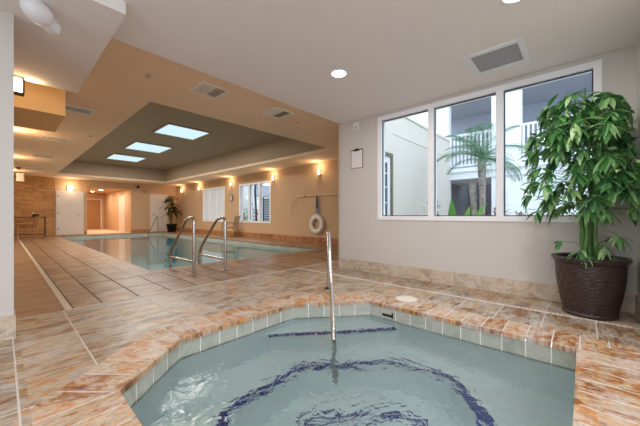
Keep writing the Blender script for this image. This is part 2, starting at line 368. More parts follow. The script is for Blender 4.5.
# entry step in the back corner
stp = [(1.66,2.26),(2.055,2.26),(2.70,1.72),(2.70,1.38)]
b_.face([(p[0], p[1], -.30) for p in stp[::-1]]); b_.face([(*stp[0], ZSEAT), (*stp[3], ZSEAT), (*stp[3], -.30), (*stp[0], -.30)])
struct('spa_basin', b_, PLASTER)
b_ = MB(); wallband(b_, spa, -.185, -.036, .155, inward=.004); struct('trim_6', b_, BAND)
b_ = MB(); wall(b_, offset(spa, -.002), -.19, -.03); struct('trim_7', b_, mat('waterline grout', S(240,238,232), .7))
b_ = MB()
def dashes(mb, pts, z, w, closed=True, step=.05, jit=.004):
    n = len(pts)
    for i in range(n if closed else n-1):
        a = Vector(pts[i]); b = Vector(pts[(i+1) % n]); L = (b-a).length; e = (b-a)/L; nr = Vector((-e.y, e.x)); k = round(L/step)
        for q in range(k):
            p = a+e*(L*q/k+.002); r = a+e*(L*(q+1)/k-.002); o1 = nr*(w/2); jj = nr*random.uniform(-jit, jit)
            mb.face([(*(p-o1+jj), z), (*(r-o1+jj), z), (*(r+o1+jj), z), (*(p+o1+jj), z)])
sd = offset(seat, .028)
dashes(b_, sd, ZSEAT+.003, .075)
si = offset(seat, -.24); dashes(b_, si, ZFL+.003, .075)
dashes(b_, [(1.69,2.2),(2.66,1.385)], -.297, .065, closed=False)
struct('trim_8', b_, NAVY)
w = MB(); w.face([(p[0], p[1], ZW) for p in spa])
o = obj('spa_water', w, SPAW); o['kind'] = 'stuff'; tag(o, 'greenish churning water filling the spa', 'water')
sk = thing('spa_skimmer', 'small recessed skimmer slot in the waterline tiles of the spa', 'skimmer', (2.697, 1.50, -.09))
m_ = MB(); m_.box(-.006, 0, -.075, .075, -.045, .045); obj('faceplate', m_, mat('skimmer plate', S(190,186,176), .5), sk)
m_ = MB(); m_.box(-.008, -.006, -.06, .06, -.03, -.004); m_.box(-.010, -.006, -.066, -.05, -.04, .02); obj('slot', m_, BLACK, sk)
lid = thing('skimmer_lid', 'round white skimmer lid set in the deck by the spa', 'lid', (3.03, 1.45, 0))
m_ = MB(); m_.lathe([(0,.008),(.10,.008),(.105,.005),(.105,0)], 32); obj('cover', m_, mat('lid plastic', S(226,214,200), .5), lid)
m_ = MB(); m_.lathe([(.107,0),(.107,.006),(.122,.006),(.124,0)], 32); obj('rim', m_, mat('lid rim', S(212,200,186), .5), lid)

# pool basin ------------------------------------------------------------
b_ = MB(); ZP = -.13; wall(b_, pool, -1.15, -.03); b_.face([(p[0], p[1], -1.15) for p in pool])
for k in range(3):   # steps under the near rails and in the far corner
    b_.box(1.9, 2.85, 5.40, 5.40+.32*(3-k), -1.15+.28*k, -1.15+.28*(k+1))
struct('pool_basin', b_, PPLAST)
b_ = MB(); wallband(b_, pool, -.26, -.036, .155, inward=.004); struct('trim_9', b_, BAND)
b_ = MB(); wall(b_, offset(pool, -.002), -.265, -.03); struct('trim_10', b_, GROUT)
b_ = MB(); dashes(b_, [(4.2,13.6),(5.2,13.6)], -.136, .09, closed=False, step=.09)
st_ = MB(); st_.box(4.15, 5.25, 13.55, 13.66, -1.15, -.138); struct('pool_ledge', st_, PPLAST); struct('trim_11', b_, NAVY)
w = MB(); w.face([(p[0], p[1], ZP) for p in pool])
o = obj('pool_water', w, POOLW); o['kind'] = 'stuff'; tag(o, 'calm blue green water filling the indoor swimming pool', 'water')

# walls -----------------------------------------------------------------
wy0, wy1, wz0, wz1 = -.143, 2.425, .86, 2.495
m_ = MB()
for (a0, a1, c0, c1) in ((-.38, wy0, 0, 2.75), (wy1, YC, 0, 2.75), (wy0, wy1, 0, wz0), (wy0, wy1, wz1, 2.75)):
    m_.box(XW, XW+.2, a0, a1, c0, c1)
struct('wall_window', m_, WALL)
m_ = MB(); m_.box(2.9, XW+.2, -.58, -.38, 0, 2.6); m_.box(2.9, 3.1, -3.9, -.58, 0, 2.6); m_.box(-2.8, 3.1, -4.1, -3.9, 0, .5); m_.box(-2.8, 3.1, -4.1, -3.9, 2.3, 2.6); m_.box(-2.8, -2.3, -4.1, -3.9, .5, 2.3); m_.box(2.6, 3.1, -4.1, -3.9, .5, 2.3)
m_.box(-2.8, -2.6, -4.1, YC, 0, .5); m_.box(-2.8, -2.6, -4.1, YC, 2.3, 2.6); m_.box(-2.8, -2.6, -4.1, -3.5, .5, 2.3); m_.box(-2.8, -2.6, 1.8, YC, .5, 2.3)  # openings in these unseen walls are added to let in fill daylight
struct('wall_south', m_, WALL)
m_ = MB(); m_.box(-2.8, XL+.01, YC, YC+.2, 0, 2.6); struct('wall_pillar', m_, WALL)
m_ = MB(); m_.box(-.15, XL, YC+.2, YN+.2, 0, 2.75); struct('wall_west', m_, WALLT)
e1 = (12.55, 14.75); e2 = (9.06, 11.3); ez0, ez1 = .63, 2.30
m_ = MB()
for (a0, a1, c0, c1) in ((YC, e2[0], 0, 2.75), (e2[1], e1[0], 0, 2.75), (e1[1], YN+.2, 0, 2.75), (e2[0], e2[1], 0, ez0), (e2[0], e2[1], ez1, 2.75), (e1[0], e1[1], 0, ez0), (e1[0], e1[1], ez1, 2.75)):
    m_.box(XE, XE+.2, max(a0, YC+.21), a1, c0, c1)
struct('wall_east', m_, WALLT)
cx0, cx1 = 2.84, 4.74; czt = 2.33
m_ = MB()
for (x0, x1, z0, z1) in ((1.62, cx0, 0, 2.75), (cx0, cx1, czt, 2.75), (cx1, XE+.2, 0, 2.75)): m_.box(x0, x1, YN, YN+.15, z0, z1)
struct('wall_north', m_, WALLT)
m_ = MB(); m_.box(-.15, 1.62, YN-.022, YN+.15, 0, 2.75); struct('wall_north_panel', m_, GROUTD)
m_ = MB()
for j in range(7):
    for k in range(-1, 4):
        x0 = XL+k*.6+(.3 if j % 2 else 0); x1 = min(x0+.594, 1.62); x0 = max(x0, XL)
        if x1-x0 > .02: m_.box(x0, x1, YN-.03, YN-.022, j*.4, min(j*.4+.394, 2.70))
struct('wall_north_tiles', m_, WOODW)
m_ = MB()
for k in range(26): m_.box(1.615, 1.65, YN-.04, YN-.005, k*.1+.01, k*.1+.085)
struct('trim_12', m_, BASEP)
# corridor beyond
YE = 24.5
m_ = MB(); m_.box(cx1, cx1+.15, YN+.15, YE, 0, 2.6); m_.box(cx0-.15, cx0, YN+.15, YE, 0, 2.6); m_.box(cx0-.15, cx1+.15, YE, YE+.1, 0, 2.6)
struct('wall_corridor', m_, WALLT)
m_ = MB(); m_.box(cx0, cx1, YN+.15, YE, 2.42, 2.5); struct('ceiling_corridor', m_, WALLT)
m_ = MB(); m_.box(cx0, cx1, YN, YE, -.02, .001); struct('floor_corridor', m_, mat('corridor carpet', S(214,190,164), .9, bump=(200,.4)))

# ceilings ----------------------------------------------------------------
m_ = MB(); m_.box(-2.8, XW+.2, -4.1, 3.17, ZG, 2.75); struct('ceiling', m_, CEILG)
m_ = MB(); m_.box(-2.8, .63, 2.56, 4.65, ZS, 2.72, 0); struct('ceiling_soffit', m_, CEILG)
m_ = MB()
rx0, rx1, ry0, ry1 = 1.55, 6.0, 4.97, 16.9
m_.box(-.15, rx0, 3.17, YN+.2, ZT, 2.80); m_.box(rx1, XE+.2, YC+.1, YN+.2, ZT, 2.80); m_.box(rx0, 4.2, 3.17, ry0, ZT, 2.80); m_.box(4.2, rx1, YC+.1, ry0, ZT, 2.80); m_.box(rx0, rx1, ry1, YN+.2, ZT, 2.80)
struct('ceiling_pool', m_, CEILT)
m_ = MB(); m_.box(rx0-.1, rx0, ry0-.1, ry1+.1, 2.79, ZR+.1); m_.box(rx1, rx1+.1, ry0-.1, ry1+.1, 2.79, ZR+.1); m_.box(rx0, rx1, ry0-.1, ry0, 2.79, ZR+.1); m_.box(rx0, rx1, ry1, ry1+.1, 2.79, ZR+.1); m_.box(rx0, rx1, ry0, ry1, ZR, ZR+.1)
struct('ceiling_recess', m_, RECE)
m_ = MB(); m_.box(XL, .58, 5.2, 6.34, 2.28, ZT); struct('ceiling_bulkhead', m_, PEACH)

# baseboards ----------------------------------------------------------------
def base_y(mb, x, y0, y1, h=.175, side=-1, step=.33, th=.012):   # along Y on a plane X = x
    k = round(abs(y1-y0)/step)
    for q in range(k):
        a = y0+(y1-y0)*q/k+.002; c = y0+(y1-y0)*(q+1)/k-.002; mb.box(min(x, x+side*th), max(x, x+side*th), a, c, 0.0005, h)
def base_x(mb, y, x0, x1, h=.175, side=-1, step=.33, th=.012):
    k = max(1, round(abs(x1-x0)/step))
    for q in range(k):
        a = x0+(x1-x0)*q/k+.002; c = x0+(x1-x0)*(q+1)/k-.002; mb.box(a, c, min(y, y+side*th), max(y, y+side*th), 0.0005, h)
m_ = MB(); base_y(m_, XW, -.367, YC+.012); struct('baseboard_window', m_, BASE)
m_ = MB(); base_x(m_, -.38, 2.9, XW, side=1); struct('baseboard_south', m_, BASE)
m_ = MB(); base_x(m_, YC, -2.6, XL+.022, side=-1); base_y(m_, XL+.01, YC, YC+.2, side=1, step=.2); struct('baseboard_pillar', m_, BASE)
m_ = MB(); base_y(m_, XE, 3.6, YN, h=.2); struct('baseboard_east', m_, BASEP)
m_ = MB(); base_x(m_, YN, cx1, 5.62, h=.15); base_x(m_, YN, 6.62, XE, h=.15); base_x(m_, YN, 2.72, cx0, h=.15, step=.1); struct('baseboard_north', m_, BASEP)

# window in the spa room ------------------------------------------------------
def window(name, plane_x, y0, y1, z0, z1, cols, depth=.12, fw=.07, mw=.075, inner=.035):
    r = bpy.data.objects.new(name, None); C.objects.link(r); r.location = (plane_x, (y0+y1)/2, z0); r['kind'] = 'structure'
    h = z1-z0; L = (y1-y0)/2
    f = MB(); f.box(-.015, depth, -L, L, 0, fw); f.box(-.015, depth, -L, L, h-fw, h); f.box(-.015, depth, -L, -L+fw, fw, h-fw); f.box(-.015, depth, L-fw, L, fw, h-fw)
    edges = [-L+fw]+[c-(y0+y1)/2 for c in cols for _ in (0,)]+[L-fw]
    for c in cols:
        cc = c-(y0+y1)/2; f.box(-.012, depth, cc-mw/2, cc+mw/2, fw, h-fw)
    o_ = obj('window_frame', f, FRAME, r); o_['kind'] = 'structure'
    cs = [-L+fw]+[c-(y0+y1)/2 for c in cols]+[L-fw]
    for i in range(len(cs)-1):
        a = cs[i]+(mw/2 if i else 0); b = cs[i+1]-(mw/2 if i < len(cs)-2 else 0)
        g = MB(); g.box(.05, .056, a, b, fw, h-fw); o_ = obj('glass_pane', g, GLASS, r); o_['kind'] = 'structure'
        k = MB(); t = .011
        k.box(.035, .05, a, b, fw, fw+t); k.box(.035, .05, a, b, h-fw-t, h-fw); k.box(.035, .05, a, a+t, fw+t, h-fw-t); k.box(.035, .05, b-t, b, fw+t, h-fw-t)
        o_ = obj('gasket', k, GASKET, r); o_['kind'] = 'structure'
    return r
window('window_1', XW, wy0, wy1, wz0, wz1, (.74, 1.575), fw=.062, mw=.075)
window('window_2', XE, e2[0], e2[1], ez0, ez1, (e2[0]+.75, e2[0]+1.49), fw=.07, mw=.1)
window('window_3', XE, e1[0], e1[1], ez0, ez1, (e1[0]+.73, e1[0]+1.47), fw=.07, mw=.1)

# doors -------------------------------------------------------------------
wn = MB()
for k in range(5): x = -2.3+k*1.225; wn.box(x-.035, x+.035, -4.05, -3.95, .5, 2.3)
for k in range(5): y = -3.5+k*1.325; wn.box(-2.75, -2.65, y-.035, y+.035, .5, 2.3)
struct('added_fill_window', wn, FRAME)  # bars of the added windows behind the camera, sky fill for the room
def door(name, x0, x1, h, y, hand, mat_=DOORW, fr=.07):
    r = bpy.data.objects.new(name, None); C.objects.link(r); r.location = ((x0+x1)/2, y, 0); r['kind'] = 'structure'; L = (x1-x0)/2
    f = MB(); f.box(-L, -L+fr, -.03, 0, 0, h); f.box(L-fr, L, -.03, 0, 0, h); f.box(-L+fr, L-fr, -.03, 0, h-fr, h); o_ = obj('door_frame', f, DOORW, r); o_['kind'] = 'structure'
    p = MB(); p.box(-L+fr, L-fr, -.018, -.002, .02, h-fr, 0); o_ = obj('door_panel', p, mat_, r); o_['kind'] = 'structure'
    k = MB()
    if hand is not None:
        hx = hand*(L-fr-.08); M = Matrix.Translation((hx, -.018, .98)) @ Matrix.Rotation(PI/2, 4, 'X')
        k.cyl((0,0), .03, 0, .012, 16, M=M); k.cyl((0,0), .012, 0, .05, 12, M=M); k.box(min(hx,hx-hand*.13), max(hx,hx-hand*.13), -.075, -.06, .97, .99, .004)
        o_ = obj('door_handle', k, CHROME, r); o_['kind'] = 'structure'
    g = MB()
    for z in (.25, 1.0, 1.8): g.box(-(hand or 1)*(L-fr)-.012, -(hand or 1)*(L-fr)+.012, -.032, -.018, z, z+.1)
    o_ = obj('hinge', g, DARKM, r); o_['kind'] = 'structure'
    return r
door('door_1', 1.70, 2.70, 2.10, YN, 1)
door('door_2', 5.66, 6.60, 2.14, YN, -1)
door('door_3', 3.35, 4.62, 2.06, YE, 1, mat('door brown', S(170,124,76), .5))
# cased opening on the corridor's right wall
m_ = MB(); m_.box(-.02, 0, -.6, .6, 0, 2.1); o = obj('door_4', m_, DOORW, None, (cx1, 20.0, 0)); o['kind'] = 'structure'

# ------------------------------------------------------------------ light fittings
SCG = emis('sconce glow', (1, .72, .40, 1), 14)
def make_sconce():
    t = thing('wall_sconce', '', 'wall light')
    # local: wall plane at x=0, fitting towards -x
    m = MB(); m.box(-.018, 0, -.045, .045, -.09, .09, .004); obj('back_plate', m, DARKM, t)
    m = MB(); m.box(-.115, -.018, -.055, .055, .082, .095, .003); m.box(-.115, -.018, -.055, .055, -.095, -.082, .003); m.box(-.118,-.108,-.058,-.048,-.09,.09); m.box(-.118,-.108,.048,.058,-.09,.09); obj('bracket', m, DARKM, t)
    m = MB(); m.lathe([(.0,.07),(.036,.07),(.036,-.07),(0,-.07)], 20, (-.066, 0)); obj('lamp_shade', m, SCG, t)
    return t
s0 = make_sconce()
lab = ['second from the corner opening', '', '']
EY = [(6.45, 'glowing cylinder wall sconce above the hanging life ring'), (8.87, 'glowing cylinder wall sconce right of the open three pane window in the pool hall'),
      (11.95, 'glowing cylinder wall sconce above the round clock between two pool windows'), (15.1, 'glowing cylinder wall sconce left of the window with white blinds'),
      (17.3, 'glowing cylinder wall sconce right behind the tall corner plant')]
gS = 'lit cylinder sconces on the pool hall walls'
for i, (y, l) in enumerate(EY):
    if i == 0: s0.location = (XE, y, 2.37); s0['label'] = l; s0['group'] = gS
    else: dup(s0, (XE, y, 2.37), 0, l, gS)
WL = [(4.6, 'lit sconce beside the big pillar, nearest on the left wall'), (8.6, 'lit sconce on the left wall, second from the pillar, below the peach bulkhead'),
      (12.6, 'third lit sconce along the left wall, mostly hidden by the pillar'), (16.4, 'farthest lit sconce on the left wall near the white loudspeaker')]
for y, l in WL: dup(s0, (XL, y, 2.36), PI, l, gS)
# square lantern over the far door
t = thing('door_light', 'bright square wall light over the wide white far door', 'wall light', (2.2, YN, 2.24))
m_ = MB(); m_.box(-.13, .13, -.03, 0, -.12, .12, .005); obj('back_plate', m_, DARKM, t)
m_ = MB(); m_.box(-.10, .10, -.09, -.03, -.09, .09, .01); obj('diffuser', m_, emis('door light glow', (1,.85,.62,1), 14), t)
def area_l(name, loc, size, power, col, rot=(0,0,0), sy=None, shape='DISK', spread=PI):
    d_ = bpy.data.lights.new(name, 'AREA'); d_.shape = shape if not sy else 'RECTANGLE'; d_.size = size
    if sy: d_.size_y = sy
    d_.energy = power; d_.color = col; d_.spread = spread; o = bpy.data.objects.new(name, d_); C.objects.link(o); o.location = loc; o.rotation_euler = rot; return o
DLG = emis('downlight glow', (1, .93, .82, 1), 30)
dl = thing('recessed_downlight', 'round lit recessed downlight in the middle of the grey ceiling', 'ceiling light', (2.575, 2.05, ZG), 0, 'round downlights in the grey ceiling')
m_ = MB(); m_.lathe([(.078,0),(.078,-.006),(.10,-.004),(.102,0)], 32); obj('trim_ring', m_, WHITE, dl)
m_ = MB(); m_.lathe([(.0,-.004),(.078,-.004)], 32); m_.f = [f[::-1] for f in m_.f]; obj('lens', m_, DLG, dl)
dup(dl, (2.52, .36, ZG), 0, 'round lit recessed downlight cut by the top edge of the picture')
LP = (1.0, .96, .92)
for (x, y) in ((2.575, 2.05), (2.52, .36)): area_l('downlight_lamp', (x, y, ZG-.012), .15, 13, LP)
for (x, y) in ((.6,-1.4),(.6,.6),(-1.4,.8),(-1.4,-1.4),(2.3,-2.4),(-.2,-3.0)):
    area_l('downlight_lamp', (x, y, ZG-.012), .2, 15, LP)
# skylight panels in the recess
SKY = emis('skylight glow', (.62, .84, .95, 1), 1.05)
sy_ = [(8.2, 9.35, 'nearest and largest lit blue white skylight panel in the raised ceiling'), (11.0, 12.35, 'middle lit skylight panel in the raised ceiling'), (13.8, 15.15, 'farthest and smallest lit skylight panel in the raised ceiling')]
for (a, b, l) in sy_:
    t = thing('skylight_panel', l, 'skylight', (3.58, (a+b)/2, ZR), 0, 'skylight panels over the pool'); L = (b-a)/2
    m_ = MB(); m_.box(-.62,-.575,-L-.05,L+.05,-.03,0); m_.box(.575,.62,-L-.05,L+.05,-.03,0); m_.box(-.575,.575,-L-.05,-L,-.03,0); m_.box(-.575,.575,L,L+.05,-.03,0); obj('frame', m_, RECE, t)
    m_ = MB(); m_.box(-.575,.575,-L,L,-.012,0); obj('diffuser', m_, SKY, t)
    area_l('skylight_lamp', (3.58, (a+b)/2, ZR-.04), 1.1, 85, (1,.95,.86), sy=b-a)
# corridor downlights
cd = thing('recessed_downlight', 'small lit downlight in the corridor ceiling, nearest the pool', 'ceiling light', (3.9, 19.3, 2.42), 0, 'corridor downlights')
m_ = MB(); m_.lathe([(.0,-.006),(.09,-.006),(.11,0)], 20); obj('lens', m_, emis('corridor downlight', (1,.75,.45,1), 30), cd)
for i, y in enumerate((20.9, 22.6)): dup(cd, (3.9-.1*i, y, 2.42), 0, ['small lit downlight in the corridor ceiling, middle of three', 'small lit downlight in the corridor ceiling, farthest from the pool'][i])
for y in (19.3, 20.9, 22.6): area_l('corridor_lamp', (3.85, y, 2.40), .25, 26, (1,.84,.62))
# warm ceiling wash points: small lamps inside the far hall
for y in (6.45, 8.87, 11.95, 15.1, 17.3):
    pl = bpy.data.lights.new('sconce_lamp', 'POINT'); pl.energy = 6; pl.color = (1,.72,.44); pl.shadow_soft_size = .05; o = bpy.data.objects.new('sconce_lamp', pl); C.objects.link(o); o.location = (XE-.16, y, 2.50)
for y in (4.6, 8.6, 12.6, 16.4):
    pl = bpy.data.lights.new('sconce_lamp', 'POINT'); pl.energy = 10; pl.color = (1,.70,.40); pl.shadow_soft_size = .05; o = bpy.data.objects.new('sconce_lamp', pl); C.objects.link(o); o.location = (XL+.17, y, 2.46)
pl = bpy.data.lights.new('door_lamp', 'POINT'); pl.energy = 10; pl.color = (1,.75,.48); pl.shadow_soft_size = .1; o = bpy.data.objects.new('door_lamp', pl); C.objects.link(o); o.location = (2.2, YN-.2, 2.3)

# ------------------------------------------------------------------ vents
GREY = mat('vent mesh grey', S(168,166,170), .6, bump=(400, .5))
t = thing('return_vent', 'large square white framed ceiling grille with grey mesh above the window', 'vent', (3.42, .65, ZG))
m_ = MB(); m_.box(-.26,.26,-.26,-.20,-.012,0,.003); m_.box(-.26,.26,.20,.26,-.012,0,.003); m_.box(-.26,-.20,-.20,.20,-.012,0,.003); m_.box(.20,.26,-.20,.20,-.012,0,.003); obj('frame', m_, WHITE, t)
m_ = MB(); m_.box(-.2,.2,-.2,.2,-.004,0); obj('grille', m_, GREY, t)
VT = mat('vent paint', S(242,234,226), .5)
def reg(x, y, l):
    t = thing('ceiling_register', l, 'vent', (x, y, ZT), 0, 'pair of ceiling registers'); 
    m = MB(); m.box(-.2,.2,-.2,-.165,-.014,0,.003); m.box(-.2,.2,.165,.2,-.014,0,.003); m.box(-.2,-.17,-.165,.165,-.014,0,.003); m.box(.17,.2,-.165,.165,-.014,0,.003); m.box(-.012,.012,-.165,.165,-.014,0); obj('frame', m, VT, t)
    m = MB(); m.box(-.17,.17,-.165,.165,-.003,0); obj('backing', m, BLACK, t)
    m = MB()
    for k in range(7):
        M = Matrix.Translation((-.155+k*.022, 0, -.009)) @ Matrix.Rotation(.7, 4, 'Y'); m.box(-.007,.007,-.165,.165,-.0008,.0008, M=M)
    for k in range(8):
        M = Matrix.Translation((.02+k*.02, 0, -.008)) @ Matrix.Rotation(-.4, 4, 'Y'); m.box(-.010,.010,-.165,.165,-.0008,.0008, M=M)
    obj('louvres', m, VT, t)
reg(1.975, 3.90, 'louvred ceiling register nearer the dark soffit')
reg(3.19, 3.89, 'louvred ceiling register nearer the window wall')
dg = 'linear diffusers along the left ceiling'
df = thing('linear_diffuser', 'nearest and largest white slot diffuser beside the peach bulkhead', 'vent', (.80, 6.25, ZT), 0, dg)
m_ = MB(); m_.box(-.25,.25,-.20,-.13,-.012,0); m_.box(-.25,.25,.12,.19,-.012,0); m_.box(-.25,-.22,-.13,.12,-.012,0); m_.box(.22,.25,-.13,.12,-.012,0); obj('frame', m_, VT, df)
m_ = MB(); m_.box(-.22,.22,-.13,.12,-.004,0); obj('backing', m_, mat('diffuser grey', S(110,104,96), .6), df)
m_ = MB()
for k in range(3): m_.box(-.22,.22,-.1+k*.08,-.085+k*.08,-.012,-.004)
obj('blade', m_, VT, df)
for y, l in ((9.0, 'slot diffuser in the left ceiling, second from the peach bulkhead'), (11.9, 'slot diffuser in the left ceiling, third from the peach bulkhead'), (15.4, 'farthest and smallest slot diffuser in the left ceiling')): dup(df, (.83, y, ZT), 0, l)
# sprinklers
sp = thing('sprinkler_head', 'tiny ceiling sprinkler left of the two registers', 'sprinkler', (1.24, 4.05, ZT), 0, 'ceiling sprinklers')
m_ = MB(); m_.lathe([(.035,0),(.03,-.012),(.012,-.014),(.012,-.03),(.022,-.031),(.0,-.034)], 16); obj('head', m_, mat('sprinkler', S(216,190,160), .5, 0), sp)
dup(sp, (3.77, 4.0, ZT), 0, 'tiny ceiling sprinkler right of the two registers'); dup(sp, (1.32, 8.1, ZT), 0, 'tiny ceiling sprinkler beside the raised ceiling edge')

# ------------------------------------------------------------------ near wall items
t = thing('motion_sensor', 'white rounded ceiling camera housing with square snout, top left corner', 'camera', (.165, 2.86, ZS))
M = Matrix.Translation((0, .0, -.075)) @ Matrix.Rotation(math.radians(48), 4, 'Z')
m_ = MB()
n = 20; pr = []
for k in range(13):
    a = PI*k/12; x = -.095*math.cos(a); r = .076*math.sin(a)**.75*(1+.12*math.cos(a-PI))
    pr.append((max(r, .0005), x))
MM = M @ Matrix.Rotation(PI/2, 4, 'Y')
m_.lathe(pr, 24, M=MM); obj('housing', m_, WHITE, t)
m_ = MB(); m_.box(.05, .165, -.042, .042, -.04, .025, .008, M=M @ Matrix.Rotation(.15, 4, 'Y')); obj('snout', m_, WHITE, t)
m_ = MB(); m_.cyl((0,0), .04, -.03, 0, 20); obj('mount', m_, WHITE, t)

t = thing('thermostat', 'tiny square white wall sensor under the ceiling by the clipboard', 'sensor', (XW, 2.84, 2.44))
m_ = MB(); m_.box(-.02, 0, -.06, .06, -.06, .06, .006); obj('body', m_, WHITE, t)
m_ = MB(); m_.box(-.0215, -.02, -.035, .035, -.035, .0, 0); obj('sensor_face', m_, mat('sensor face', S(206,200,196), .6), t)
t = thing('clipboard', 'brown clipboard with blank white sheet hanging on the pale wall', 'clipboard', (XW, 2.83, 1.90))
m_ = MB(); m_.box(-.006, 0, -.125, .125, -.17, .15, .002); bd_ = obj('board', m_, mat('clipboard brown', S(92,66,50), .5), t)
m_ = MB(); m_.box(-.009, -.006, -.112, .112, -.162, .13); obj('sheet', m_, mat('paper', S(232,230,232), .7), t)
m_ = MB(); m_.box(-.016, -.006, -.06, .06, .118, .15, .003); m_.box(-.02, -.012, -.02, .02, .14, .165, .002); obj('clip', m_, DARKM, bd_)

# ------------------------------------------------------------------ steel rails
def bend(pts, r=.08, n=6):
    pts = [Vector(p) for p in pts]; out = [pts[0]]
    for i in range(1, len(pts)-1):
        a, b, c = pts[i-1:i+2]; d1 = (a-b).normalized(); d2 = (c-b).normalized(); rr = min(r, (a-b).length*.45, (c-b).length*.45)
        p = b+d1*rr; q = b+d2*rr
        for k in range(n+1):
            t_ = k/n; out.append(p*(1-t_)**2+b*2*t_*(1-t_)+q*t_**2)
    out.append(pts[-1]); return out
t = thing('spa_handrail', 'single steel handrail rising from the deck and sloping into the spa', 'handrail', (2.80, 2.40, 0))
m_ = MB(); m_.tube(bend([(0,0,0),(-.02,-.015,.76),(-.85,-.79,-.145),(-.98,-.91,ZSEAT-.02)], .10, 8), .0215, 16); obj('rail', m_, CHROME, t)
m_ = MB(); m_.lathe([(.022,.02),(.045,.012),(.05,0)], 20); obj('flange', m_, DARKM, t)
pr_ = thing('pool_handrail', 'left steel figure four handrail at the near pool edge', 'handrail', (2.05, 4.57, 0), 0, 'twin rails at the near pool steps')
m_ = MB(); m_.tube(bend([(0,0,0),(0,.0,.91),(0,.27,.87),(0,.95,.27),(0,.95,-.45)], .16, 8), .0235, 16); obj('rail', m_, CHROME, pr_)
m_ = MB(); m_.tube([(0,0,.19),(0,.95,.19)], .02, 12); obj('crossbar', m_, CHROME, pr_)
m_ = MB(); m_.lathe([(.024,.02),(.05,.012),(.055,0)], 20); obj('flange', m_, CHROME, pr_)
dup(pr_, (2.53, 4.46, 0), 0, 'right steel figure four handrail at the near pool edge')
t = thing('pool_handrail', 'slim far steel handrail at the end of the pool before the white door', 'handrail', (5.55, 16.9, 0))
m_ = MB(); m_.tube(bend([(.35,.8,0),(.35,.78,.86),(.2,.5,.88),(-.75,-.9,-.2)], .16, 6), .02, 10); obj('rail', m_, CHROME, t)
m_ = MB(); m_.lathe([(.024,.02),(.05,.012),(.055,0)], 12, (.35,.8)); obj('flange', m_, CHROME, t)

# ------------------------------------------------------------------ east wall items
t = thing('rescue_pole', 'thin pale rescue pole with a curved hook mounted along the pool wall', 'pole', (XE-.004, 6.4, 1.60))
m_ = MB(); m_.tube([(-.07,1.0,.0),(-.07,-2.4,.02)], .016, 10); obj('pole', m_, mat('pole cream', S(214,196,170), .4), t)
hk = [(-.07, 1.0+.38*math.sin(a)*1.0, -.42+.42*math.cos(a)) for a in [PI/2*k/8 for k in range(9)]]+[(-.07,1.40,-.6)]
m_ = MB(); m_.tube(hk, .012, 8); obj('hook', m_, mat('hook alloy', S(196,176,150), .35, .4), t)
for y in (.7, -1.6): m_ = MB(); m_.box(-.09, 0, y-.015, y+.015, -.02, .02, .003); obj('bracket', m_, DARKM, t)
t = thing('life_ring', 'round white life ring hanging on the tan pool hall wall', 'life ring', (XE, 6.55, .64))
RM = Matrix.Translation((-.06,0,0)) @ Matrix.Rotation(PI/2, 4, 'Y')
m_ = MB(); n1 = 40; n2 = 14; vs = []; fs = []
for i in range(n1):
    a = 2*PI*i/n1
    for k in range(n2):
        b = 2*PI*k/n2; vs.append(RM @ Vector(((.24+.078*math.cos(b))*math.cos(a), (.24+.078*math.cos(b))*math.sin(a), .055*math.sin(b))))
for i in range(n1):
    for k in range(n2): fs.append((i*n2+k, ((i+1)%n1)*n2+k, ((i+1)%n1)*n2+(k+1)%n2, i*n2+(k+1)%n2))
m_.raw(vs, fs, True); obj('ring', m_, mat('ring white', S(228,222,214), .5), t)
m_ = MB()
for q in range(4):
    a0 = q*PI/2+PI/4; pts = [RM @ Vector(((.325+.02*math.sin(PI*k/8))*math.cos(a0-PI/4+PI/2*k/8), (.325+.02*math.sin(PI*k/8))*math.sin(a0-PI/4+PI/2*k/8), 0)) for k in range(9)]
    m_.tube(pts, .007, 6)
obj('grab_rope', m_, mat('rope white', S(214,206,196), .8), t)
t = thing('throw_rope', 'bundle of blue and white rope hanging above the white life ring', 'rope', (XE, 6.52, 1.58))
BL = mat('rope blue', S(44,92,140), .8); m_ = MB()
for q in range(5):
    ph = q*1.3; pts = [(-.07+.02*math.cos(ph+k*.8), .045*math.sin(ph+k*.7)*(.4+k/14), -.02-k*.045) for k in range(13)]; m_.tube(pts, .010, 6)
obj('blue_coil', m_, BL, t)
m_ = MB()
for q in range(3):
    ph = q*2.1; pts = [(-.075+.03*math.cos(ph+k*.9), .07*math.sin(ph+k*.6), -.42-k*.018) for k in range(9)]; m_.tube(pts, .012, 6)
obj('white_coil', m_, mat('rope pale', S(196,204,214), .8), t)
t = thing('wall_clock', 'small round dark rimmed clock between the two pool hall windows', 'clock', (XE, 11.95, 1.74))
MM = Matrix.Rotation(-PI/2, 4, 'Y')
m_ = MB(); m_.lathe([(.16,0),(.165,.03),(.15,.04),(.14,.03)], 28, M=MM); obj('rim', m_, BLACK, t)
m_ = MB(); m_.lathe([(.0,.025),(.142,.025)], 28, M=MM); obj('dial', m_, mat('clock dial', S(214,196,172), .5), t)
m_ = MB(); m_.box(-.032,-.03,-.006,.006,-.02,.10); m_.box(-.032,-.03,-.07,.01,-.006,.006); obj('hands', m_, BLACK, t)
# window blinds
t = thing('vertical_blind', 'closed white vertical blind filling the farther pool hall window', 'blind', (XE+.02, (e1[0]+e1[1])/2, ez0))
m_ = MB(); L = (e1[1]-e1[0])/2-.08
for k in range(18):
    y = -L+.055+k*(2*L-.11)/17; M = Matrix.Translation((.02, y, 0)) @ Matrix.Rotation(.35, 4, 'Z'); m_.box(-.001,.001,-.058,.058,.09,ez1-ez0-.1, M=M)
obj('slats', m_, mat('blind white', S(226,230,240), .6), t)
m_ = MB(); m_.box(0,.04,-L,L,ez1-ez0-.1,ez1-ez0-.075); obj('headrail', m_, WHITE, t)

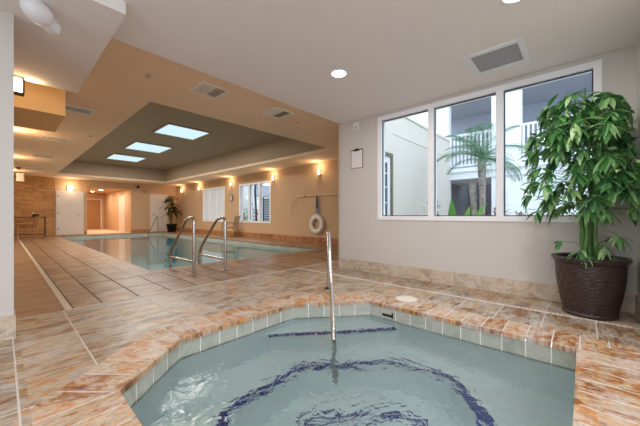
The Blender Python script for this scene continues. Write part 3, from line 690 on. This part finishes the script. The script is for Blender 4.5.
# ------------------------------------------------------------------ far wall items
t = thing('emergency_light', 'twin headed emergency lamp high on the far wall left of the narrow door', 'emergency light', (5.15, YN, 2.40))
m_ = MB(); m_.box(-.16,.16,-.06,0,-.09,.09,.01); obj('battery_box', m_, mat('emergency box', S(196,170,140), .5), t)
for sx in (-.12, .22):
    m_ = MB(); M = Matrix.Translation((sx, -.09, .10 if sx < 0 else -.10)) @ Matrix.Rotation(PI/2, 4, 'X'); m_.cyl((0,0), .075, -.02, .08, 18, M=M); obj('lamp_head', m_, DARKM if sx < 0 else mat('lamp head', S(176,148,118), .4), t)
t = thing('wall_speaker', 'small white box loudspeaker high on the wood wall at far left', 'loudspeaker', (.50, 16.9, 2.45))
m_ = MB(); m_.box(-.11,.11,-.09,.09,-.14,.20,.015); obj('cabinet', m_, WHITE, t)
m_ = MB(); m_.box(-.09,.09,-.095,-.09,-.12,.18); obj('grille', m_, mat('speaker grille', S(206,204,204), .6), t)
m_ = MB(); m_.box(-.02,.02,-.02,.02,.2,.25); obj('bracket', m_, BLACK, t)
t = thing('alarm_strobe', 'small red alarm strobe on the ceiling above the white loudspeaker', 'alarm', (.40, 15.3, ZT))
m_ = MB(); m_.box(-.06,.06,-.06,.06,-.07,0,.01); obj('base', m_, mat('alarm red', S(170,40,30), .4), t)
m_ = MB(); m_.box(-.03,.03,-.03,.03,-.10,-.07,.006); obj('lens', m_, WHITE, t)
t = thing('notice_sign', 'small white notice on the brown door at the corridor end', 'sign', (3.62, YE-.035, 1.32))
m_ = MB(); m_.box(-.15,.15,-.02,0,-.12,.12); obj('panel', m_, WHITE, t)
m_ = MB()
for k in range(4): m_.box(-.11,.11-.03*(k%2),-.022,-.02,.07-k*.045,.082-k*.045)
obj('text_lines', m_, mat('notice ink', S(150,120,90), .6), t)

# console table, phone and chair at left
WOODD = mat('dark wood', S(70,46,34), .4, bump=(30,.2)); WOODL = mat('rattan wood', S(176,134,88), .5, bump=(60,.3), var=(12, S(150,108,66), .6))
t = thing('console_table', 'slim dark console table against the wood wall at far left', 'table', (.70, 17.6, 0))
m_ = MB(); m_.box(-.62,.62,-.2,.2,.84,.88,.006); obj('tabletop', m_, WOODD, t)
for sx in (-.58,.58):
    for sy in (-.17,.17):
        m_ = MB(); m_.box(sx-.015,sx+.015,sy-.015,sy+.015,0,.84,.003); obj('leg', m_, WOODD, t)
m_ = MB(); m_.box(-.57,.57,-.018,.018,.10,.14); m_.box(-.6,-.56,-.17,.17,.10,.14); m_.box(.56,.6,-.17,.17,.10,.14); obj('stretcher', m_, WOODD, t)
t = thing('telephone', 'small black and white desk item standing on the dark console table', 'telephone', (.98, 17.6, .88))
m_ = MB(); m_.raw([(-.13,-.1,0),(.13,-.1,0),(.13,.1,0),(-.13,.1,0),(-.1,-.02,.10),(.1,-.02,.10),(.1,.08,.12),(-.1,.08,.12)], [(0,3,2,1),(4,5,6,7),(0,1,5,4),(1,2,6,5),(2,3,7,6),(3,0,4,7)]); obj('body', m_, BLACK, t)
m_ = MB(); m_.box(-.11,-.05,-.03,.08,.12,.17,.012); obj('handset', m_, WHITE, t)
def armchair(loc, rz, label, ml, group=None, cat='chair'):
    t = thing('armchair', label, cat, loc, rz, group)
    for sx in (-.27,.27):
        m = MB(); m.tube(bend([(sx,-.30,0),(sx,-.26,.62),(sx,.20,.62)], .08, 5), .018, 8); obj('leg', m, ml, t)      # front leg turning into the arm
        m = MB(); m.tube(bend([(sx,.36,0),(sx,.22,.42),(sx*.95,.34,.90)], .10, 5), .018, 8); obj('leg', m, ml, t)
    m = MB()
    for k in range(9): y = -.26+k*.057; m.box(-.26,.26,y,y+.045,.40,.42,.003)
    obj('seat', m, ml, t)
    m = MB(); m.tube([(-.27,-.27,.40),(.27,-.27,.40)], .016, 8); m.tube([(-.27,.24,.40),(.27,.24,.40)], .016, 8); m.tube([(-.27,-.27,.40),(-.27,.24,.40)], .014, 8); m.tube([(.27,-.27,.40),(.27,.24,.40)], .014, 8); obj('seat_frame', m, ml, t)
    m = MB(); m.tube([(-.257,.34,.90),(.257,.34,.90)], .016, 8)
    for k in range(9): x = -.22+k*.055; m.tube([(x,.235,.46),(x,.335,.90)], .009, 6)
    m.tube([(-.26,.235,.46),(.26,.235,.46)], .012, 6)
    obj('backrest', m, ml, t); return t
armchair((.62, 15.9, 0), math.radians(-80), 'light wooden armchair standing before the dark console table at far left', WOODL)
armchair((6.68, 11.35, 0), math.radians(-100), 'thin framed metal patio chair against the pool wall between two windows', mat('patio metal', S(150,128,104), .4, .5))

# ------------------------------------------------------------------ leaves
def leaf(mb, base, d, up, L, W, droop=.4, fold=.25, n=6):
    d = Vector(d).normalized(); side = d.cross(Vector(up)); side = side.normalized() if side.length > 1e-4 else Vector((1,0,0)); nn = side.cross(d).normalized()
    p = Vector(base); vs = []; dd = d.copy()
    for i in range(n+1):
        t = i/n; w = W*(math.sin(PI*min(1, t**.72))**.85 if 0 < t < 1 else .03)*.5
        vs += [p-side*w+nn*(w*fold), p.copy(), p+side*w+nn*(w*fold)]
        p = p+dd*(L/n); dd = (dd+Vector((0,0,-droop/n))).normalized()
    fs = []
    for i in range(n):
        a = i*3; fs += [(a, a+1, a+4, a+3), (a+1, a+2, a+5, a+4)]
    mb.raw(vs, fs, True)
def leafmat(name, c1, c2, c3, rough=.4):
    m = bpy.data.materials.new(name); m.use_nodes = True; nt = m.node_tree; p = nt.nodes['Principled BSDF']; N = nt.nodes.new
    g = N('ShaderNodeNewGeometry'); cr = N('ShaderNodeValToRGB'); el = cr.color_ramp.elements; el[0].color = c1; el[1].color = c3; e = el.new(.55); e.color = c2
    nt.links.new(g.outputs['Random Per Island'], cr.inputs[0]); nt.links.new(cr.outputs[0], p.inputs['Base Color']); p.inputs['Roughness'].default_value = rough
    tr = N('ShaderNodeBsdfTranslucent'); mx = N('ShaderNodeMixShader'); mx.inputs[0].default_value = .25; nt.links.new(cr.outputs[0], tr.inputs[0])
    nt.links.new(p.outputs[0], mx.inputs[1]); nt.links.new(tr.outputs[0], mx.inputs[2]); nt.links.new(mx.outputs[0], nt.nodes['Material Output'].inputs[0]); return m
LEAF = leafmat('bamboo leaf', S(40,84,52), S(96,160,88), S(176,210,150))
STEM = mat('bamboo stem', S(74,120,62), .5, var=(20, S(110,140,70), .7))
# potted plant by the window
pt = thing('potted_plant', 'tall leafy bamboo style plant in a dark brown wicker pot by the window', 'potted plant', (3.735, -.045, 0))
RT = .275; HP = .545
def weave(a, z, r):
    if z < .035 or z > HP-.06: return 0
    k = a*40/(2*PI); row = int(z/.0165); return .0048*math.sin(k*2*PI/2+(PI if row % 2 else 0))*1.0
prof = [(0,.002),(.185,.002),(.20,.006),(.20,.03),(.188,.036)]
nz = 38
for k in range(nz+1):
    z = .038+(HP-.10)*k/nz; t_ = (z-.038)/(HP-.1); prof.append((.186+(.248-.186)*math.sin(t_*PI/2)**.85+ (0.0022 if k % 3 == 0 else 0), z))
m_ = MB(); m_.lathe(prof, 192, fn=weave); pot_ = obj('pot', m_, mat('wicker brown', S(64,48,44), .42, var=(60, S(44,32,30), .8)), pt)
m_ = MB(); m_.lathe([(.246,HP-.065),(.262,HP-.055),(.268,HP-.035),(.280,HP-.030),(.284,HP-.012),(.278,HP),(.262,HP),(.252,HP-.012),(.245,HP-.05)], 64); obj('rim', m_, mat('pot rim brown', S(54,42,40), .35), pot_)
m_ = MB(); m_.lathe([(0,HP-.05),(.12,HP-.045),(.25,HP-.05)], 32); obj('soil', m_, mat('moss soil', S(120,112,98), .9, bump=(60,1)), pt)
XC, YCc = -.12, .03     # stems rise a little away from the walls
stems = []
for i, (x, y, h, lx, ly) in enumerate(((-.05,.02,1.35,-.10,.10),(.0,.05,1.52,-.14,.06),(.03,-.02,1.45,-.10,-.06),(-.06,-.05,1.25,-.16,-.02),(.05,.04,1.1,-.05,.14),(-.02,-.01,1.6,-.12,.03))):
    pts = []
    for k in range(12):
        t_ = k/11; pts.append((x+lx*t_*t_+.012*math.sin(k*1.7+i), y+ly*t_*t_+.012*math.cos(k*1.3+i), HP-.05+h*t_))
    stems.append(pts); m_ = MB(); m_.tube(pts, [.017-.010*k/11 for k in range(12)], 10); obj('stem', m_, STEM, pt)
fo = MB(); br = MB(); rnd = random.Random(11)
lim = (XW-3.735-.02, -.365+.045)     # stay clear of the window wall and the side wall
def inside(p): return p[0] < lim[0]-.02 and p[1] > lim[1]+.015
def cluster(base, tip, nl, L, W, up=0):
    br.tube([base, (Vector(base)+Vector(tip))/2+Vector((0,0,.03)), tip], [.004,.003,.002], 5, cap=False)
    ax = (Vector(tip)-Vector(base)).normalized()
    for q in range(nl):
        ang = 2*PI*q/nl+rnd.uniform(-.3,.3); e1_ = ax.cross(Vector((0,0,1))).normalized(); e2_ = e1_.cross(ax)
        d = ax*.45+(e1_*math.cos(ang)+e2_*math.sin(ang))*.8+Vector((0,0,-.75+up)); l = L*rnd.uniform(.75,1.15)
        dn = d.normalized(); end = Vector(tip)+dn*l
        k = 0
        while not inside(end) and k < 6: 
            d = d+Vector((-.45, .35, 0)); dn = d.normalized(); end = Vector(tip)+dn*l; k += 1
        if not inside(end): continue
        leaf(fo, tip, d, (0,0,1), l, W*rnd.uniform(.8,1.2), droop=rnd.uniform(.3,1.1))
N_ = 0
for q in range(700):
    if N_ >= 165: break
    u = rnd.random(); z = .96+1.03*rnd.random()**.85
    # crown outline: widest at mid height, leaning towards +Y (left in the photo)
    t_ = (z-.96)/1.03; R_ = (.27+.15*math.sin(PI*min(1, t_*.95+.12)))
    a = rnd.uniform(0, 2*PI); rr = R_*math.sqrt(rnd.uniform(.15, 1)); c = (XC-.01, YCc+.03)
    tip = (c[0]+rr*math.cos(a), c[1]+rr*math.sin(a), z)
    if not inside((tip[0]+.0, tip[1], 0)): continue
    sp_ = stems[rnd.randrange(6)]; b = min(sp_, key=lambda p: abs(p[2]-(z-.12)))
    if z-b[2] > .4: continue
    cluster(b, tip, rnd.randint(6, 9), .17, .044); N_ += 1
for (x, y, z) in ((-.16,-.10,.66),(-.24,.05,.62),(.02,-.16,.72),(-.05,.20,.68),(-.2,-.18,.75)):
    if inside((x, y)): cluster((0,0,HP+.05), (x, y, z), 8, .15, .03, up=-.1)
obj('branches', br, STEM, pt); obj('foliage', fo, LEAF, pt)
m_ = MB()
for k in range(7): m_.box(k*.05, k*.05+.032, (k*37%3)*.012, .05+(k*53%3)*.014, .0025, .0035)
o = obj('depth_marker', m_, mat('marker inlay', S(214,208,196), .5)); o.location = (1.22, 5.0, 0); tag(o, 'small worn pale inlaid lettering in the deck at the near left pool corner', 'marker')

# far corner plant
t = thing('potted_plant', 'dark broad leaved plant in a black pot in the far corner', 'potted plant', (6.45, 17.2, 0))
m_ = MB(); m_.lathe([(0,0),(.2,0),(.27,.42),(.29,.42),(.29,.46),(.25,.46),(.24,.40),(0,.40)], 28); obj('pot', m_, BLACK, t)
for i in range(4):
    m_ = MB(); m_.tube([(0.03*i-.05,.02*i,.4),(.06*i-.1,.03*i,1.0),(.13*i-.2,.05*i,1.5+.12*i)], [.03,.022,.012], 8); obj('stem', m_, mat('cane stem', S(120,100,60), .6), t)
fo = MB(); rnd = random.Random(4)
for i in range(44):
    a = rnd.uniform(0, 2*PI); z = rnd.uniform(.95, 2.0); el = rnd.uniform(-.1, .7); b = (rnd.uniform(-.15,.2), rnd.uniform(-.1,.15), z)
    d = Vector((math.cos(a), math.sin(a)*.8, el)); L_ = rnd.uniform(.5,.85)
    if b[0]+d.x*L_ > .55 or b[1]+d.y*L_ > .85: continue
    leaf(fo, b, d, (0,0,1), L_, .19, droop=1.3, n=7)
obj('foliage', fo, leafmat('dark leaf', S(14,26,16), S(30,50,26), S(84,96,44), .35), t)

# ------------------------------------------------------------------ outside
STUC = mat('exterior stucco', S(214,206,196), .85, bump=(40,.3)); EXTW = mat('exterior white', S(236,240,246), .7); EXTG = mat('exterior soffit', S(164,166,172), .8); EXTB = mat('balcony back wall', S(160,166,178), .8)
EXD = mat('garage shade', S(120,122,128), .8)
m_ = MB()
for (x0, x1, z0, z1) in ((XW+.2, 5.05, -.2, 3.3), (5.05, 5.95, 2.32, 3.3), (5.95, 9.75, -.2, 3.3)): m_.box(x0, x1, YC, YC+.2, z0, z1)
m_.box(XW+.2, 9.75, YC-.03, YC+.22, 3.3, 3.36)
m_.box(5.97, 9.7, YC-.012, YC, 2.78, 2.80)
struct('wall_courtyard', m_, STUC)
r = bpy.data.objects.new('door_5', None); C.objects.link(r); r.location = (5.5, YC, 0); r['kind'] = 'structure'
m_ = MB(); m_.box(-.45,-.37,-.02,.08,-.1,2.32); m_.box(.37,.45,-.02,.08,-.1,2.32); m_.box(-.37,.37,-.02,.08,2.24,2.32); o = obj('door_frame', m_, mat('bronze door frame', S(112,104,84), .5), r); o['kind'] = 'structure'
m_ = MB(); m_.box(-.37,-.25,.01,.05,-.1,2.24); m_.box(.25,.37,.01,.05,-.1,2.24); m_.box(-.25,.25,.01,.05,2.1,2.24); m_.box(-.25,.25,.01,.05,-.1,.15); o = obj('door_leaf', m_, WHITE, r); o['kind'] = 'structure'
m_ = MB(); m_.box(-.25,.25,.025,.03,.15,2.1); o = obj('glass_pane', m_, mat('door glass', S(60,72,84), .1), r); o['kind'] = 'structure'
m_ = MB()
for z in (.5,.85,1.2,1.55,1.85): m_.box(-.25,.25,.015,.03,z,z+.02)
m_.box(-.09,-.07,.015,.03,.15,2.1); m_.box(.09,.11,.015,.03,.15,2.1); o = obj('muntins', m_, WHITE, r); o['kind'] = 'structure'
m_ = MB(); m_.box(XW+.2, 30, -14, YC, -.22, -.2); struct('floor_courtyard', m_, mat('courtyard ground', S(170,160,150), .9, bump=(8,.4)))
m_ = MB(); m_.box(XE+.2, 30, YC, 32, -.22, -.2); struct('floor_garden', m_, mat('garden ground', S(120,116,100), .9, bump=(8,.6)))

bl = thing('balcony_building', 'white two storey building with a railed balcony across the courtyard', 'building', (10, 0, -.2))
m_ = MB(); m_.box(0, .25, 1.30, 2.05, 0, 6.2); obj('column', m_, EXTW, bl)
m_ = MB(); m_.box(0, .25, 3.30, 3.75, 0, 6.2); obj('column', m_, EXTW, bl)
m_ = MB(); m_.box(0, .25, -6.6, -6.2, 0, 6.2); obj('column', m_, EXTW, bl)
m_ = MB(); m_.box(-.05, 2.4, -9, 4.2, 2.30, 2.62); m_.box(-.12, 0, -9, 3.7, 2.52, 2.64); obj('balcony_slab', m_, EXTW, bl)
m_ = MB(); m_.box(-.1, 2.4, -9, 4.2, 5.0, 5.3); obj('balcony_ceiling', m_, EXTG, bl)
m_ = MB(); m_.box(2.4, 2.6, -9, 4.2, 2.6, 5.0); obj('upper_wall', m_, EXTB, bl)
m_ = MB(); m_.box(-.1,2.6,-9,4.2,5.3,6.2); obj('parapet', m_, EXTW, bl)
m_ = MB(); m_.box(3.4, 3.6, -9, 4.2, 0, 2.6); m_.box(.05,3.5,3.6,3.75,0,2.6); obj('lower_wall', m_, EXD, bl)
m_ = MB(); m_.box(0, .3, -.55, 1.3, 0, 2.3); obj('pier_wall', m_, EXTW, bl)
m_ = MB(); m_.box(.02, .06, 2.05, 3.3, 2.66, 2.70)
def railpart(y0, y1):
    m = MB(); m.box(0,.05,y0,y1,3.70,3.76); m.box(0,.05,y0,y1,2.72,2.76); n = round((y1-y0)/.11)
    for k in range(n): y = y0+(k+.5)*(y1-y0)/n; m.box(.01,.04,y-.025,y+.025,2.76,3.70)
    return m
obj('railing', railpart(2.05, 3.30), WHITE, bl); obj('railing', railpart(-6.2, 1.30), WHITE, bl)

# palm
PALM = leafmat('palm leaf', S(60,100,76), S(98,144,108), S(140,178,136), .5); BARK = mat('palm bark', S(176,166,162), .9, bump=(25,1.0), var=(14, S(120,108,104), .9))
def frond_mesh(L=1.0):
    m = MB(); pts = []; n = 16
    for k in range(n+1):
        t_ = k/n; pts.append(Vector((L*math.sin(t_*1.15)/.95, 0, L*(.45*t_-.62*t_*t_))))
    m.tube(pts, [.012-.009*k/n for k in range(n+1)], 5, cap=False)
    for k in range(2, n*2+1):
        f = k/2; i = min(n-1, int(f)); p = pts[i].lerp(pts[i+1], f-i); tg = (pts[i+1]-pts[i]).normalized(); t_ = f/n; l = L*.36*math.sin(PI*min(.97, .12+t_*.85))**.6
        for s_ in (-1, 1): leaf(m, p, tg*.55+Vector((0, s_*.8, .05)), (0,0,1), l, .014, droop=1.0, fold=.1, n=2)
    return m
pm = thing('palm_tree', 'feathery pygmy date palm in the courtyard behind the middle pane', 'palm tree', (7.5, 1.74, -.2))
for (dx, dy, h, lean) in ((0,0,2.42,-.02),(-.02,.13,1.9,.05)):
    m_ = MB(); pts = [(dx+lean*k/8, dy+lean*k/8+.01*math.sin(k), h*k/8) for k in range(9)]; m_.tube(pts, [.075,.065,.06,.06,.06,.065,.07,.085,.09], 14); obj('trunk', m_, BARK, pm)
fr0 = None; rnd = random.Random(3)
for i in range(26):
    if fr0 is None: fr0 = obj('frond', frond_mesh(.98), PALM, pm); f_ = fr0
    else: f_ = fr0.copy(); C.objects.link(f_); f_.parent = pm
    f_.location = (0, 0, 2.45); s_ = rnd.uniform(.8, 1.05); f_.scale = (s_,)*3
    f_.rotation_euler = Euler((0, -rnd.uniform(-.5, 1.0), 2*PI*i*.382), 'XYZ')
# planting under the window
def strap_plant(name, loc, n, L, W, label, cat, m, seed, el=(.6,1.4), group=None):
    t = thing(name, label, cat, loc, 0, group); fo = MB(); rn = random.Random(seed)
    for i in range(n):
        a = rn.uniform(0, 2*PI); e = rn.uniform(*el); leaf(fo, (.03*math.cos(a), .03*math.sin(a), 0), (math.cos(a)*math.cos(e), math.sin(a)*math.cos(e), math.sin(e)), (0,0,1), L*rn.uniform(.7,1.1), W, droop=rn.uniform(.3,1.0), n=8)
    obj('foliage', fo, m, t); st = MB(); st.cyl((0,0), .03, 0, .12, 8); obj('stem', st, STEM, t); return t
BIRD = leafmat('broad leaf bright', S(50,110,40), S(98,160,60), S(150,196,90))
strap_plant('broadleaf_plant', (5.6, 1.72, -.2), 13, 1.5, .30, 'bright green broad leaved plant rising at the bottom of the middle pane', 'plant', BIRD, 2, el=(1.0,1.4))
RED = leafmat('reddish leaf', S(90,40,40), S(130,80,60), S(90,120,60))
sh = [(7.0, 1.30, 1.4, 'reddish leaved shrub beside the palm trunk'), (5.5, .70, 1.27, 'low reddish shrub at the bottom left of the right pane'), (5.6, .16, 1.25, 'low reddish shrub in the middle of the right pane'), (7.0, 2.70, 1.55, 'small dark shrub against the beige courtyard wall')]
for i, (x, y, h, l) in enumerate(sh):
    t = thing('garden_shrub', l, 'shrub', (x, y, -.2), 0, 'small shrubs outside the spa window'); fo = MB(); rn = random.Random(20+i)
    st = MB()
    for q in range(5): st.tube([(0,0,0),(rn.uniform(-.12,.12), rn.uniform(-.12,.12), h-.1)], .008, 6)
    obj('stem', st, BARK, t)
    for q in range(150):
        a = rn.uniform(0,2*PI); r_ = .2*math.sqrt(rn.random()); z = rn.uniform(.5, h-.07); leaf(fo, (r_*math.cos(a), r_*math.sin(a), z), (math.cos(a), math.sin(a), rn.uniform(0,1)), (0,0,1), .10, .035, n=3)
    obj('foliage', fo, RED if i < 3 else LEAF, t)
# garden seen through the far pool window
m_ = MB()
m_.box(9.6, 9.7, 13.9, 30, -.2, 5.5)
struct('wall_garden', m_, mat('siding white', S(214,220,230), .8))
g_ = thing('garden_gate', 'dark grey slatted screen outside the nearer pool hall window', 'screen', (9.3, 12.1, -.2))
m_ = MB()
for k in range(22): m_.box(0,.03,-.6,.42,.05+k*.09,.125+k*.09)
obj('slats', m_, mat('screen grey', S(84,88,98), .6), g_)
for y in (-.65, .40): m_ = MB(); m_.box(-.02,.05,y,y+.08,0,2.1); obj('post', m_, GASKET, g_)
for i, (x, y, l) in enumerate(((8.5, 13.0, 'dark leafy shrub outside the left pane of the pool window'), (8.6, 12.2, 'reddish leafy shrub outside the middle pane of the pool window'))):
    t = thing('garden_shrub', l, 'shrub', (x, y, -.2), 0, 'shrubs outside the pool hall window'); fo = MB(); rn = random.Random(40+i); h = (1.5, 1.7)[i]
    st = MB(); st.tube([(0,0,0),(0,.05,h-.2)], .025, 8); obj('stem', st, BARK, t)
    for q in range(260):
        a = rn.uniform(0,2*PI); r_ = .32*math.sqrt(rn.random()); z = rn.uniform(.2, h); leaf(fo, (r_*math.cos(a), r_*math.sin(a), z), (math.cos(a), math.sin(a), rn.uniform(-.2,1)), (0,0,1), .16, .06, n=3)
    obj('foliage', fo, LEAF if i == 0 else RED, t)

t = thing('garden_house', 'pale house with grey gabled roof beyond the dark slatted screen', 'house', (19, 27, -.2))
m_ = MB(); m_.box(-2,2,-3,3,0,3.2); obj('wall', m_, EXTW, t)
m_ = MB(); m_.raw([(-2.3,-3.3,3.1),(2.3,-3.3,3.1),(2.3,3.3,3.1),(-2.3,3.3,3.1),(-2.3,0,4.6),(2.3,0,4.6)], [(0,1,5,4),(3,4,5,2),(0,4,3),(1,2,5),(0,3,2,1)]); obj('roof', m_, mat('roof grey', S(120,122,130), .8), t)
t = thing('garden_tree', 'thin dark tree trunk outside the middle pane of the pool window', 'tree', (9.0, 12.75, -.2))
m_ = MB(); m_.tube([(0,0,0),(.03,0,1.2),(-.02,.04,2.4),(.05,0,3.6)], [.07,.06,.055,.04], 10); obj('trunk', m_, mat('dark bark', S(60,50,46), .9, bump=(20,.8)), t)
fo = MB(); rn = random.Random(77)
for q in range(220):
    a = rn.uniform(0,2*PI); r_ = .5*math.sqrt(rn.random()); leaf(fo, (r_*math.cos(a), r_*math.sin(a), rn.uniform(3.0,4.2)), (math.cos(a), math.sin(a), rn.uniform(-.3,.8)), (0,0,1), .16, .06, n=3)
obj('foliage', fo, LEAF, t)

# ------------------------------------------------------------------ world, camera
wd = bpy.data.worlds.new('world'); sc.world = wd; wd.use_nodes = True; nt = wd.node_tree; bg = nt.nodes['Background']
bg.inputs[0].default_value = (.76, .88, 1.0, 1); bg.inputs[1].default_value = 2.7
cam = bpy.data.cameras.new('camera'); co = bpy.data.objects.new('camera', cam); C.objects.link(co); sc.camera = co
cam.sensor_width = 36; cam.lens = 289/640*36; cam.shift_y = 2.5/640; cam.clip_start = .05; cam.clip_end = 200
co.location = (0, 0, .93); co.rotation_euler = (PI/2, 0, -math.atan2(318, 289))
sc.view_settings.view_transform = 'Standard'; sc.view_settings.look = 'None'; sc.view_settings.gamma = 1; sc.view_settings.exposure = .08
sc.cycles.use_denoising = True; sc.cycles.max_bounces = 10; sc.cycles.diffuse_bounces = 6; sc.cycles.transparent_max_bounces = 16; sc.cycles.sample_clamp_indirect = 6
